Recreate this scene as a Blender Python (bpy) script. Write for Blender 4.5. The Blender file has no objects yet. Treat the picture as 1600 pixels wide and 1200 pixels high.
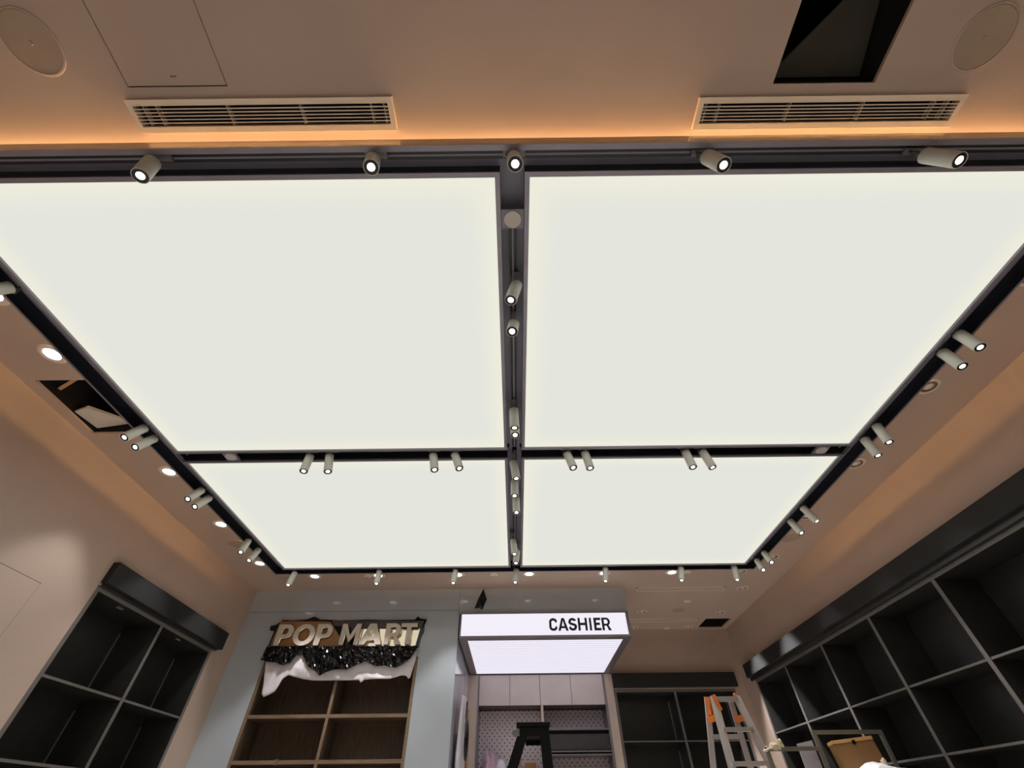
import bpy, bmesh, math, random
from mathutils import Vector, Matrix, noise
R = math.radians
rnd = random.Random(7)
scene = bpy.context.scene
C = scene.collection
EYE = 1.6                       # camera height; "h" below = height above the eye
CEIL = 3.6

# ------------------------------------------------------------------ camera
def make_camera():
    pt, yw, rl = R(46.1558), R(-0.0806), R(-0.6073)
    fwd = Vector((math.sin(yw)*math.cos(pt), math.cos(yw)*math.cos(pt), math.sin(pt)))
    right = Vector((math.cos(yw), -math.sin(yw), 0)); up = right.cross(fwd)
    r2 = right*math.cos(rl) + up*math.sin(rl); u2 = -right*math.sin(rl) + up*math.cos(rl)
    cam = bpy.data.cameras.new('camera'); cam.sensor_width = 36; cam.sensor_fit = 'HORIZONTAL'
    cam.lens = 658.83/1600*36; cam.clip_start = .02; cam.clip_end = 60
    o = bpy.data.objects.new('camera', cam); C.objects.link(o)
    m = Matrix((r2, u2, -fwd)).transposed().to_4x4(); m.translation = (0, 0, EYE)
    o.matrix_world = m
    scene.camera = o
make_camera()

# ------------------------------------------------------------------ world, exposure
w = bpy.data.worlds.new('mall_daylight'); scene.world = w; w.use_nodes = True
bg = w.node_tree.nodes['Background']; bg.inputs[0].default_value = (1.0, .80, .62, 1); bg.inputs[1].default_value = .12
vs = scene.view_settings
vs.view_transform = 'Standard'; vs.look = 'None'; vs.gamma = 1; vs.use_curve_mapping = False
vs.exposure = 0.0
PANEL = 1.0                     # strength of the backlit ceiling
LENS = 5.0                     # spotlight lens
BEAM = 25.0                     # spotlight beam
DBEAM = 33.0                    # downlight beam
COVE = 62.0                     # warm LED strip in the cove on top of the light box
DOWN = 3.0                     # lit downlight lens

# ------------------------------------------------------------------ materials
def lin(r, g, b):
    f = lambda c: (c/255/12.92) if c/255 <= .04045 else ((c/255+.055)/1.055)**2.4
    return (f(r), f(g), f(b), 1)
M = {}
def mat(name, col, rough=.6, metal=0, var=0.0, scale=8, bump=0, bscale=60, spec=.5, coat=0, stretch=None):
    m = bpy.data.materials.new(name); m.use_nodes = True; nt = m.node_tree
    b = nt.nodes['Principled BSDF']
    b.inputs['Base Color'].default_value = col; b.inputs['Roughness'].default_value = rough
    b.inputs['Metallic'].default_value = metal; b.inputs['Specular IOR Level'].default_value = spec
    b.inputs['Coat Weight'].default_value = coat; b.inputs['Coat Roughness'].default_value = .05
    tc = nt.nodes.new('ShaderNodeTexCoord'); src = tc.outputs['Object']
    if stretch:
        mp = nt.nodes.new('ShaderNodeMapping'); mp.inputs['Scale'].default_value = stretch
        nt.links.new(src, mp.inputs[0]); src = mp.outputs[0]
    if var:
        n = nt.nodes.new('ShaderNodeTexNoise'); n.inputs['Scale'].default_value = scale; n.inputs['Detail'].default_value = 5
        nt.links.new(src, n.inputs[0])
        r = nt.nodes.new('ShaderNodeValToRGB')
        r.color_ramp.elements[0].position = .3; r.color_ramp.elements[1].position = .7
        r.color_ramp.elements[0].color = [c*(1-var) for c in col[:3]]+[1]
        r.color_ramp.elements[1].color = [min(1, c*(1+var)) for c in col[:3]]+[1]
        nt.links.new(n.outputs[0], r.inputs[0]); nt.links.new(r.outputs[0], b.inputs['Base Color'])
    if bump:
        n2 = nt.nodes.new('ShaderNodeTexNoise'); n2.inputs['Scale'].default_value = bscale; n2.inputs['Detail'].default_value = 3
        nt.links.new(src, n2.inputs[0])
        bp = nt.nodes.new('ShaderNodeBump'); bp.inputs['Strength'].default_value = bump; bp.inputs['Distance'].default_value = .002
        nt.links.new(n2.outputs[0], bp.inputs['Height']); nt.links.new(bp.outputs[0], b.inputs['Normal'])
    M[name] = m
    return m
def emit(name, col, strength):
    m = bpy.data.materials.new(name); m.use_nodes = True; nt = m.node_tree; nt.nodes.clear()
    e = nt.nodes.new('ShaderNodeEmission'); e.inputs[0].default_value = col; e.inputs[1].default_value = strength
    o = nt.nodes.new('ShaderNodeOutputMaterial'); nt.links.new(e.outputs[0], o.inputs[0])
    M[name] = m
    return m

mat('paint', lin(195, 174, 159), .55, var=.03, scale=3, bump=.15, bscale=250)
mat('floor', lin(220, 212, 202), .35, var=.06, scale=4)
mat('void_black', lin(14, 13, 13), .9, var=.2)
mat('void_board', lin(72, 68, 60), .8, var=.1)
mat('trough_dark', lin(132, 134, 152), .45, var=.05)
mat('trough_black', lin(34, 35, 44), .4, var=.05)
mat('profile_grey', lin(142, 139, 150), .35, metal=.3, var=.05)
mat('flange_brown', lin(98, 80, 68), .18, var=.08)
mat('track_black', lin(14, 14, 20), .4, var=.1)
mat('spot_white', lin(214, 214, 204), .45, var=.02)
mat('spot_grey', lin(120, 118, 116), .4, metal=.2, var=.03)
mat('bezel_black', lin(16, 15, 16), .4, var=.1)
mat('trim_beige', lin(228, 216, 202), .5, var=.03)
mat('vent_cream', lin(246, 232, 212), .5, var=.03)
mat('baffle', lin(120, 104, 92), .4, var=.05)
mat('sensor_grey', lin(206, 202, 196), .6, var=.03)
mat('grille', lin(176, 158, 140), .7, var=.05, bump=.4, bscale=900)
mat('panel_blue', lin(186, 194, 202), .09, var=.035, scale=2.5)
mat('panel_side', lin(196, 198, 210), .1, var=.03, coat=.3)
mat('black_board', lin(50, 50, 48), .32, var=.12, scale=14)
mat('black_board_lit', lin(112, 107, 104), .45, var=.05)  # front edges of the black boards, light falling on them put into the colour
mat('pelmet_black', lin(34, 34, 35), .7, var=.08)
mat('led_grey', lin(190, 188, 178), .3, metal=.6, var=.05)
mat('walnut', lin(98, 80, 64), .5, var=.32, scale=5, stretch=(14, 14, 1.2))
mat('walnut_edge', lin(136, 114, 92), .5, var=.2, scale=5, stretch=(1.2, 14, 14))
mat('walnut_red', lin(110, 78, 68), .5, var=.2, scale=5, stretch=(14, 14, 1.2))
mat('steel_frame', lin(140, 134, 140), .35, metal=.5, var=.05)
mat('cab_door', lin(208, 196, 192), .45, var=.05, scale=5)
mat('pilaster', lin(206, 188, 174), .5, var=.04)
mat('cab_dark', lin(70, 64, 66), .5, var=.1)
mat('ink', lin(42, 38, 48), .5, var=.05)
mat('champagne', lin(226, 216, 202), .4, metal=.0, var=.03)
mat('mirror_gold', lin(240, 225, 200), .06, metal=1, var=.02)
mat('sign_brown', lin(176, 134, 92), .3, metal=.25, var=.1, scale=4)
mat('sign_mauve', lin(92, 76, 76), .35, var=.1)
mat('sign_cream', lin(246, 238, 212), .25, var=.03)
mat('plastic_black', lin(12, 12, 14), .14, var=.2)
mat('sheet_white', lin(234, 228, 232), .6, var=.04, scale=6)
mat('alu', lin(206, 200, 196), .35, metal=.55, var=.06)
mat('orange', lin(232, 128, 48), .45, var=.06)
mat('fibre_black', lin(9, 9, 11), .55, var=.1, spec=.2)
mat('rack_steel', lin(138, 136, 124), .4, metal=.4, var=.08)
mat('cardboard', lin(152, 112, 68), .75, var=.06, scale=10)
mat('cardboard_light', lin(222, 172, 104), .7, var=.05, scale=10)
mat('foam', lin(204, 196, 208), .8, var=.05)
mat('bag_white', lin(228, 226, 232), .3, var=.04)
mat('glove', lin(226, 210, 180), .8, var=.06)
mat('pink_plastic', lin(214, 178, 196), .3, var=.12, scale=10)
mat('cable', lin(20, 20, 24), .35, var=.1)
mat('plywood', lin(190, 150, 112), .6, var=.12, scale=6, stretch=(10, 10, 1))
emit('lens_on', (1, .93, .84, 1), LENS)
emit('down_on', (1, .95, .92, 1), DOWN)
emit('cove_led', (1, .58, .25, 1), COVE)
emit('cove_led_side', (1, .58, .24, 1), COVE*.45)
emit('down_dim', (1, .92, .84, 1), .25)
emit('sign_face', (.90, .86, .95, 1), 1.0)
emit('canopy_face', (.88, .84, .95, 1), 1.0)

def backlit():
    # stretched light fabric: LED strips run round the box, so the rim glows a little warmer
    m = bpy.data.materials.new('backlit_fabric'); m.use_nodes = True; nt = m.node_tree; nt.nodes.clear()
    N = nt.nodes.new; L = nt.links.new
    tc = N('ShaderNodeTexCoord'); sx = N('ShaderNodeSeparateXYZ'); L(tc.outputs['Generated'], sx.inputs[0])
    def edge(sock, size):
        a = N('ShaderNodeMath'); a.operation = 'SUBTRACT'; a.inputs[1].default_value = .5; L(sock, a.inputs[0])
        b = N('ShaderNodeMath'); b.operation = 'ABSOLUTE'; L(a.outputs[0], b.inputs[0])
        c = N('ShaderNodeMath'); c.operation = 'SUBTRACT'; c.inputs[0].default_value = .5; L(b.outputs[0], c.inputs[1])
        d = N('ShaderNodeMath'); d.operation = 'MULTIPLY'; d.inputs[1].default_value = size; L(c.outputs[0], d.inputs[0])
        return d.outputs[0]
    mn = N('ShaderNodeMath'); mn.operation = 'SMOOTH_MIN'; mn.inputs[2].default_value = .15
    L(edge(sx.outputs[0], 2.5), mn.inputs[0]); L(edge(sx.outputs[1], 1.97), mn.inputs[1])
    mr = N('ShaderNodeMapRange'); mr.interpolation_type = 'SMOOTHERSTEP'
    mr.inputs['From Min'].default_value = -.05; mr.inputs['From Max'].default_value = .20
    L(mn.outputs[0], mr.inputs['Value'])
    mx = N('ShaderNodeMix'); mx.data_type = 'RGBA'
    mx.inputs['A'].default_value = lin(238, 236, 220); mx.inputs['B'].default_value = lin(228, 229, 221)
    L(mr.outputs[0], mx.inputs['Factor'])
    e = N('ShaderNodeEmission'); e.inputs[1].default_value = PANEL; L(mx.outputs['Result'], e.inputs[0])
    o = N('ShaderNodeOutputMaterial'); L(e.outputs[0], o.inputs[0])
    M['backlit'] = m
backlit()

def pegboard():
    m = mat('pegboard', lin(222, 210, 214), .5)
    nt = m.node_tree; N = nt.nodes.new; L = nt.links.new
    tc = N('ShaderNodeTexCoord'); sx = N('ShaderNodeSeparateXYZ'); L(tc.outputs['Object'], sx.inputs[0])
    def wav(sock):
        a = N('ShaderNodeMath'); a.operation = 'MULTIPLY'; a.inputs[1].default_value = math.pi/.034; L(sock, a.inputs[0])
        c = N('ShaderNodeMath'); c.operation = 'COSINE'; L(a.outputs[0], c.inputs[0])
        return c.outputs[0]
    p = N('ShaderNodeMath'); p.operation = 'MULTIPLY'; L(wav(sx.outputs[0]), p.inputs[0]); L(wav(sx.outputs[2]), p.inputs[1])
    g = N('ShaderNodeMath'); g.operation = 'GREATER_THAN'; g.inputs[1].default_value = .76; L(p.outputs[0], g.inputs[0])
    mx = N('ShaderNodeMix'); mx.data_type = 'RGBA'; L(g.outputs[0], mx.inputs['Factor'])
    mx.inputs['A'].default_value = lin(222, 210, 214); mx.inputs['B'].default_value = lin(40, 34, 40)
    L(mx.outputs['Result'], nt.nodes['Principled BSDF'].inputs['Base Color'])
pegboard()

# ------------------------------------------------------------------ mesh helpers
class MB:
    def __init__(s): s.v = []; s.f = []; s.mi = []
    def add(s, vs_, fs, mi=0):
        n = len(s.v); s.v += [tuple(p) for p in vs_]
        for f in fs: s.f.append(tuple(i+n for i in f)); s.mi.append(mi)
        return s
    def box(s, a, b, mi=0, front=None):
        (x0, y0, z0), (x1, y1, z1) = a, b
        vs_ = [(x0,y0,z0),(x1,y0,z0),(x1,y1,z0),(x0,y1,z0),(x0,y0,z1),(x1,y0,z1),(x1,y1,z1),(x0,y1,z1)]
        fs = [(0,3,2,1),(4,5,6,7),(0,1,5,4),(1,2,6,5),(2,3,7,6),(3,0,4,7)]
        n = len(s.f); s.add(vs_, fs, mi)
        if front is not None: s.mi[n+2] = front            # the face towards -y
        return s
    def bar(s, p, q, w, d, up=(0, 0, 1), mi=0):
        p, q = Vector(p), Vector(q); z = (q-p).normalized(); u = Vector(up)
        x = u.cross(z)
        if x.length < 1e-4: x = Vector((1, 0, 0)).cross(z)
        x.normalize(); y = z.cross(x)
        vs_ = [e+x*(i*w/2)+y*(j*d/2) for e in (p, q) for i, j in ((-1,-1),(1,-1),(1,1),(-1,1))]
        return s.add(vs_, [(0,3,2,1),(4,5,6,7),(0,1,5,4),(1,2,6,5),(2,3,7,6),(3,0,4,7)], mi)
    def lathe(s, prof, n=24, mi=0, close=True):
        # prof: list of (r, z); revolved about z
        rows = []
        for r, z in prof:
            if r < 1e-6: rows.append([len(s.v)]); s.v.append((0, 0, z))
            else:
                rows.append(list(range(len(s.v), len(s.v)+n)))
                s.v += [(r*math.cos(2*math.pi*k/n), r*math.sin(2*math.pi*k/n), z) for k in range(n)]
        for a, b in zip(rows, rows[1:]):
            for k in range(n):
                k2 = (k+1) % n
                if len(a) == 1: f = (a[0], b[k2], b[k])
                elif len(b) == 1: f = (a[k], a[k2], b[0])
                else: f = (a[k], a[k2], b[k2], b[k])
                s.f.append(f); s.mi.append(mi)
        return s
    def tube(s, pts, r, n=8, mi=0):
        pts = [Vector(p) for p in pts]; rows = []
        for i, p in enumerate(pts):
            t = (pts[min(i+1, len(pts)-1)]-pts[max(i-1, 0)]).normalized()
            x = t.cross(Vector((0, 0, 1)))
            if x.length < .05: x = t.cross(Vector((0, 1, 0)))
            x.normalize(); y = t.cross(x)
            rows.append(range(len(s.v), len(s.v)+n))
            s.v += [tuple(p+x*(r*math.cos(2*math.pi*k/n))+y*(r*math.sin(2*math.pi*k/n))) for k in range(n)]
        for a, b in zip(rows, rows[1:]):
            for k in range(n): s.f.append((a[k], a[(k+1)%n], b[(k+1)%n], b[k])); s.mi.append(mi)
        s.f.append(tuple(reversed(rows[0]))); s.mi.append(mi)
        s.f.append(tuple(rows[-1])); s.mi.append(mi)
        return s
    def mesh(s, name, mats, smooth=None):
        me = bpy.data.meshes.new(name); me.from_pydata(s.v, [], s.f)
        for m in (mats if isinstance(mats, (list, tuple)) else [mats]): me.materials.append(M[m])
        me.polygons.foreach_set('material_index', s.mi)
        bm = bmesh.new(); bm.from_mesh(me); bmesh.ops.recalc_face_normals(bm, faces=bm.faces); bm.to_mesh(me); bm.free()
        if smooth:
            me.polygons.foreach_set('use_smooth', [True]*len(me.polygons)); me.set_sharp_from_angle(angle=R(smooth))
        me.update()
        return me
    def build(s, name, mats, parent=None, smooth=None, loc=None):
        return place(name, s.mesh(name, mats, smooth), parent, loc)
def place(name, me, parent=None, loc=None, mw=None):
    o = bpy.data.objects.new(name, me); C.objects.link(o)
    if parent: o.parent = parent
    if loc: o.location = loc
    if mw is not None: o.matrix_local = mw
    return o
def tag(o, label, cat, group=None):
    o['label'] = label; o['category'] = cat
    if group: o['group'] = group
    return o
def struct(o, label=None):
    o['kind'] = 'structure'
    if label: o['label'] = label
    return o
def thing(name, label, cat, loc=(0, 0, 0), rz=0, group=None):
    o = bpy.data.objects.new(name, None); C.objects.link(o); o.empty_display_size = .05
    o.location = loc; o.rotation_euler = (0, 0, rz)
    return tag(o, label, cat, group)
def B(x0, x1, y0, y1, z0, z1): return MB().box((x0, y0, z0), (x1, y1, z1))
def bevelled(name, a, b, r, m, parent=None, seg=2):
    me = MB().box(a, b).mesh(name, m); bm = bmesh.new(); bm.from_mesh(me)
    bmesh.ops.bevel(bm, geom=list(bm.edges), offset=r, segments=seg, affect='EDGES', profile=.5); bm.to_mesh(me); bm.free()
    return place(name, me, parent)
def H(h): return h+EYE

# ------------------------------------------------------------------ measures of the room
XL, XR = -3.165, 3.17            # side walls
YB, YF, Y0 = 5.40, 7.08, -2.5    # grey panel wall, far wall, storefront
BOXZ = H(1.86)                                  # underside of the light box hanging below the ceiling
TX0, TX1, TY0, TY1 = -2.5575, 2.5575, .4706, 4.562

# ------------------------------------------------------------------ setting
struct(B(XL-.5, XR+.5, Y0, YF+.6, -.1, 0).build('floor', 'floor'))
HOLES = [(1.035, 1.434, -.09, .306),      # open hatch at the front
         (-3.08, -2.545, 1.84, 2.375),     # open hatch by the left wall
         (2.725, 3.085, 6.612, 7.02),     # open hatch in the far corner
         (-1.487, -1.098, -.10, .292),    # flush access panel
         (-1.497, -.484, .351, .424), (.778, 1.799, .366, .436)]   # vent slots
def ceiling():
    xs = sorted({XL-.05, XR+.05} | {a for h in HOLES for a in h[:2]})
    ys = sorted({Y0, YF+.05} | {a for h in HOLES for a in h[2:]})
    mb = MB()
    for x0, x1 in zip(xs, xs[1:]):
        run = None
        for y0, y1 in list(zip(ys, ys[1:]))+[(None, None)]:
            hole = y0 is None or any(h[0] <= (x0+x1)/2 <= h[1] and h[2] <= (y0+y1)/2 <= h[3] for h in HOLES)
            if not hole: run = [run[0] if run else y0, y1]
            elif run: mb.box((x0, run[0], CEIL), (x1, run[1], CEIL+.015)); run = None
    c = struct(mb.build('ceiling', 'paint'))
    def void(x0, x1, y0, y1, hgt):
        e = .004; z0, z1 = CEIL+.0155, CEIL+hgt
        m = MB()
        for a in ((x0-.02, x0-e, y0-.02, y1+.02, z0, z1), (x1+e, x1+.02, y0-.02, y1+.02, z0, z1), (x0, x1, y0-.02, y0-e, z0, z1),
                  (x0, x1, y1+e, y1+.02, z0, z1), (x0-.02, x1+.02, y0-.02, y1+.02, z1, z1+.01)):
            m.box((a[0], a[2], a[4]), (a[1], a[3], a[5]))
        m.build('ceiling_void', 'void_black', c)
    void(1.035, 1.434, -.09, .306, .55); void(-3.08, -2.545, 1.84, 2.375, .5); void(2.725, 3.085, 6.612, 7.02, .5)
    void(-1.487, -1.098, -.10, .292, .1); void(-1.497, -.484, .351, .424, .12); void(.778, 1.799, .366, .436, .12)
    return c
ceiling()
# things seen through the open hatches
m = MB(); m.add([(1.05,.30,0),(1.43,.30,.0),(1.43,.02,.10),(1.36,.0,.10),(1.05,.30,.012),(1.43,.30,.012),(1.43,.02,.112),(1.36,.0,.112)],
      [(0,3,2,1),(4,5,6,7),(0,1,5,4),(1,2,6,5),(2,3,7,6),(3,0,4,7)])
o = m.build('loose_board', 'void_board', loc=(0, 0, CEIL+.10)); tag(o, 'dark grey board lying slanted inside the open ceiling hatch at the front', 'board')
m = MB(); m.bar((-3.06, 1.97, CEIL+.06), (-2.85, 1.865, CEIL+.07), .022, .02)
tag(m.build('timber_batten', 'plywood'), 'pale timber batten crossing the open hatch above the left wall', 'batten')
m = MB(); m.add([(-3.075,2.16,0),(-2.99,2.14,.02),(-2.83,2.36,.06),(-3.07,2.365,.02)]+[(-3.075,2.16,.018),(-2.99,2.14,.038),(-2.83,2.36,.078),(-3.07,2.365,.038)],
      [(0,3,2,1),(4,5,6,7),(0,1,5,4),(1,2,6,5),(2,3,7,6),(3,0,4,7)])
tag(m.build('hatch_cover', 'sensor_grey', loc=(0, 0, CEIL+.022)), 'removed pale hatch cover resting inside the open hatch above the left wall', 'hatch cover')

LSY0, LSY1 = 3.295, 5.02          # niche of the left shelf
RSY0, RSY1 = 1.62, 6.72           # niche of the right shelf
HS = H(1.28)
def side_wall(name, x, s, ya, yb, n0, n1, top, depth=.36):
    m = MB(); xs = sorted((x, x+s*.45))
    for y0, y1, z0, z1 in ((ya, n0, 0, 3.95), (n1, yb, 0, 3.95), (n0, n1, top, 3.95)):
        m.box((xs[0], y0, z0), (xs[1], y1, z1))
    xs = sorted((x+s*depth, x+s*.45)); m.box((xs[0], n0, 0), (xs[1], n1, top))
    return struct(m.build(name, 'paint'))
side_wall('wall_left', XL, -1, Y0, YF+.5, LSY0, LSY1, HS)
side_wall('wall_right', XR, 1, Y0, YF+.5, RSY0, RSY1, H(1.29))
# grey panel wall with its niche, and the return beside the cashier
WNX0, WNX1, WNH = -2.77, -1.077, H(1.285)
m = MB()
for x0, x1, z0, z1, y1 in ((XL, WNX0, 0, CEIL, YF+.5), (WNX1, -.668, 0, CEIL, YF+.5), (WNX0, WNX1, WNH, CEIL, YF+.5)):
    m.box((x0, YB+.012, z0), (x1, y1, z1))
m.box((WNX0, YB+.40, 0), (WNX1, YF+.5, WNH))
wb = struct(m.build('wall_back', 'cab_dark'))
HU = H(1.757)
for x0, x1, z0, z1 in ((XL+.001, -.671, HU+.002, CEIL-.001), (XL+.001, WNX0-.001, .0, HU-.002), (WNX1+.001, -.657, .0, HU-.002), (WNX0+.001, WNX1-.001, WNH, HU-.002)):
    B(x0, x1, YB, YB+.011, z0, z1).build('panel', 'panel_blue', wb)
B(-.667, -.656, YB+.012, YF, .0, CEIL-.3).build('side_panel', 'panel_side', wb)
# bulkhead above the cashier canopy
m = B(-.654, 1.318, YB+.012, YF, H(1.712), CEIL)
bk = struct(m.build('wall_bulkhead', 'cab_dark'))
B(-.668, 1.33, YB, YB+.011, H(1.712), CEIL-.001).build('panel', 'panel_blue', bk)
B(1.319, 1.33, YB+.012, YF, H(1.712), CEIL-.001).build('panel', 'panel_blue', bk)
# far wall on the right with the niche for the black shelf
FSX0, FSX1 = 1.345, 3.015
m = MB()
for x0, x1, z0, z1 in ((FSX0, FSX1, H(1.265), CEIL+.3), (FSX1, XR, 0, CEIL+.3)):
    m.box((x0, YF, z0), (x1, YF+.5, z1))
m.box((FSX0, YF+.39, 0), (FSX1, YF+.5, H(1.265)))
m.box((-.654, YF+.38, 0), (FSX0, YF+.5, CEIL))
struct(m.build('wall_far', 'paint'))

# ------------------------------------------------------------------ light boxes and track trough
PX = [(-2.404, -.063), (.082, 2.404)]; PY = [(.593, 2.419), (2.557, 4.425)]
FR = .0205
panel_labels = [['large backlit ceiling panel nearest the vents, left of the centre track', 'small-looking rear backlit ceiling panel above the chrome letters, left of the centre track'],
                ['large backlit ceiling panel nearest the vents, right of the centre track', 'small-looking rear backlit ceiling panel above the cashier sign, right of the centre track']]
for i, (x0, x1) in enumerate(PX):
    for j, (y0, y1) in enumerate(PY):
        t = thing('backlit_panel', panel_labels[i][j], 'light panel', ((x0+x1)/2, (y0+y1)/2, BOXZ), group='backlit ceiling panels')
        a, b = (x1-x0)/2, (y1-y0)/2
        B(-a-.004, a+.004, -b-.004, b+.004, .006, .011).build('diffuser', 'backlit', t)
        for u in ((-a-FR, a+FR, -b-FR, -b), (-a-FR, a+FR, b, b+FR), (-a-FR, -a, -b, b), (a, a+FR, -b, b)):
            B(u[0], u[1], u[2], u[3], -.006, .006).build('frame_rail', 'profile_grey', t)
        g = MB()
        for u in ((-a-FR, a+FR, -b-FR, -b-FR+.004), (-a-FR, a+FR, b+FR-.004, b+FR), (-a-FR, -a-FR+.004, -b-FR, b+FR), (a+FR-.004, a+FR, -b-FR, b+FR)):
            g.box((u[0], u[2], .006), (u[1], u[3], .078))
        g.build('box_side', 'trough_black', t)
tr = thing('track_trough', 'dark recessed trough with black lighting track framing the backlit panels', 'light trough', (0, 0, BOXZ))
TD = .08
B(TX0, TX1, TY0, TY1, TD, TD+.005).build('top_plate', 'trough_dark', tr)
B(TX0, TX1, TY0, TY0+.006, .0, TD+.005).build('front_fascia', 'flange_brown', tr)
for u in ((TX0, TX1, TY1-.006, TY1), (TX0, TX0+.006, TY0+.006, TY1-.006), (TX1-.006, TX1, TY0+.006, TY1-.006)):
    B(u[0], u[1], u[2], u[3], .0, TD+.005).build('fascia', 'trough_black', tr)
B(TX0, TX1, TY0, TY0+.022, -.005, -.0005).build('flange', 'profile_grey', tr)
B(TX0, TX1, TY1-.012, TY1, -.005, -.0005).build('flange', 'profile_grey', tr)
B(TX0, TX0+.012, TY0+.022, TY1-.012, -.005, -.0005).build('flange', 'profile_grey', tr)
B(TX1-.012, TX1, TY0+.022, TY1-.012, -.005, -.0005).build('flange', 'profile_grey', tr)
e = .10                         # warm LED strip standing in the cove on top of the box
for u, m_ in (((TX0+e, TX1-e, TY0+e, TY0+e+.006), 'cove_led'), ((TX0+e, TX0+e+.006, TY0+e+.01, TY1-e-.01), 'cove_led_side'), ((TX1-e-.006, TX1-e, TY0+e+.01, TY1-e-.01), 'cove_led_side')):
    B(u[0], u[1], u[2], u[3], TD+.026, TD+.037).build('cove_strip', m_, tr)
def track(x0, x1, y0, y1):
    t = B(x0, x1, y0, y1, TD-.030, TD-.0005).build('track', 'track_black', tr)
    alongx = x1-x0 > y1-y0; cx, cy = (x0+x1)/2, (y0+y1)/2
    if alongx: B(x0, x1, cy-.004, cy+.004, TD-.032, TD-.0301).build('slot', 'trough_dark', t)
    else: B(cx-.004, cx+.004, y0, y1, TD-.032, TD-.0301).build('slot', 'trough_dark', t)
TW = .0165
track(-2.51, 2.51, .521-TW, .521+TW); track(-2.51, 2.51, 4.492-TW, 4.492+TW)
track(-2.478-TW, -2.478+TW, .56, 4.455); track(2.478-TW, 2.478+TW, .56, 4.455)
track(.0095-TW, .0095+TW, .828, 2.465); track(.0095-TW, .0095+TW, 2.511, 4.455)
track(-2.437, -.028, 2.488-TW, 2.488+TW); track(.047, 2.437, 2.488-TW, 2.488+TW)
def sensor(x, y, wx, wy, label):
    t = thing('ceiling_sensor', label, 'sensor', (x, y, BOXZ), group='round sensors in the trough')
    B(-wx/2, wx/2, -wy/2, wy/2, .0, .012).build('mounting_plate', 'trough_dark', t)
    MB().lathe([(0, -.006), (.037, -.006), (.040, -.002), (.040, -.0001), (0, -.0001)], 32).build('disc', 'sensor_grey', t, 40)
sensor(.0095, .770, .100, .0856, 'round pale grey sensor disc in the centre trough just behind the front track')
sensor(-2.053, 2.488, .095, .09, 'round pale grey sensor disc at the left end of the crossing trough')
sensor(2.239, 2.488, .095, .09, 'round pale grey sensor disc at the right end of the crossing trough')

# ------------------------------------------------------------------ spotlights
SL, SR_ = .149, .0293
body_me = MB().lathe([(0, .002), (.024, .002), (.0293, -.003), (.0293, -SL+.002), (.0284, -SL), (.0265, -SL), (.0265, -SL+.004)], 28).mesh('body', 'spot_white', 40)
bez_me = MB().lathe([(.0265, -SL+.0015), (.0145, -SL+.0012), (.0145, -SL+.004)], 28).mesh('bezel', 'bezel_black', 40)
lens_me = MB().lathe([(.0145, -SL+.0016), (.010, -SL+.0005), (0, -SL)], 24).mesh('lens', 'lens_on', 60)
stem_me = MB().tube([(0, .022, .037), (0, .022, .02), (0, .022, .002)], .006, 10).box((-.009, .012, -.014), (.009, .032, .010)).mesh('stem', 'spot_grey', 40)
adap_me = MB().box((-.013, -.045, .035), (.013, .045, .0475)).mesh('adapter', 'spot_grey')
_beam = {}
def beam_light(e):
    if e not in _beam:
        l = bpy.data.lights.new('spotlight_beam', 'SPOT'); l.energy = e; l.color = (1, .96, .95); l.spot_size = R(58); l.spot_blend = .7; l.shadow_soft_size = .018
        _beam[e] = l
    return _beam[e]
def spotlight(x, y, h, d, axis, label, group):
    t = thing('track_spotlight', label, 'spotlight', (x, y, BOXZ), group=group)
    z0 = h
    rz = Matrix.Rotation(0 if axis == 'y' else R(90), 4, 'Z')
    d = Vector(d).normalized(); q = d.to_track_quat('-Z', 'Y').to_matrix().to_4x4()
    mb = Matrix.Translation((0, 0, z0)) @ q
    place('body', body_me, t, mw=mb); place('bezel', bez_me, t, mw=mb); place('lens', lens_me, t, mw=mb)
    l = beam_light(BEAM if y < 4.3 else BEAM*2.2); lo = bpy.data.objects.new('beam', l); C.objects.link(lo); lo.parent = t
    lo.matrix_local = mb @ Matrix.Translation((0, 0, -SL-.004))
    place('stem', stem_me, t, mw=rz); place('adapter', adap_me, t, mw=rz)
G = 'white cylinder spotlights on the ceiling track'
def row(lst, axis, fix=None):
    for (x, y, h, dx, dy, dz, lab) in lst: spotlight(x, y, h, (dx, dy, dz), axis, lab, G)
row([(-1.478,2.488,0.000,.08,-.14,-.99,'white spotlight on the crossing track, outermost of the four left of centre'),
     (-1.335,2.488,0.000,.23,-.06,-.97,'white spotlight on the crossing track, second from the left end'),
     (-0.580,2.488,-0.005,.20,-.15,-.97,'white spotlight on the crossing track, third from the left end'),
     (-0.423,2.488,-0.001,.31,-.16,-.94,'tilted white spotlight on the crossing track, closest to the centre on its left side'),
     (0.391,2.488,-0.007,.18,-.20,-.96,'tilted white spotlight on the crossing track, closest to the centre on its right side'),
     (0.522,2.488,0.000,.10,-.12,-.99,'white spotlight on the crossing track, second right of the centre track'),
     (1.251,2.488,-0.002,.02,-.13,-.99,'white spotlight on the crossing track, second from the right end'),
     (1.375,2.488,0.000,.13,-.07,-.99,'white spotlight on the crossing track, outermost of the four right of centre')], 'x')
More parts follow.
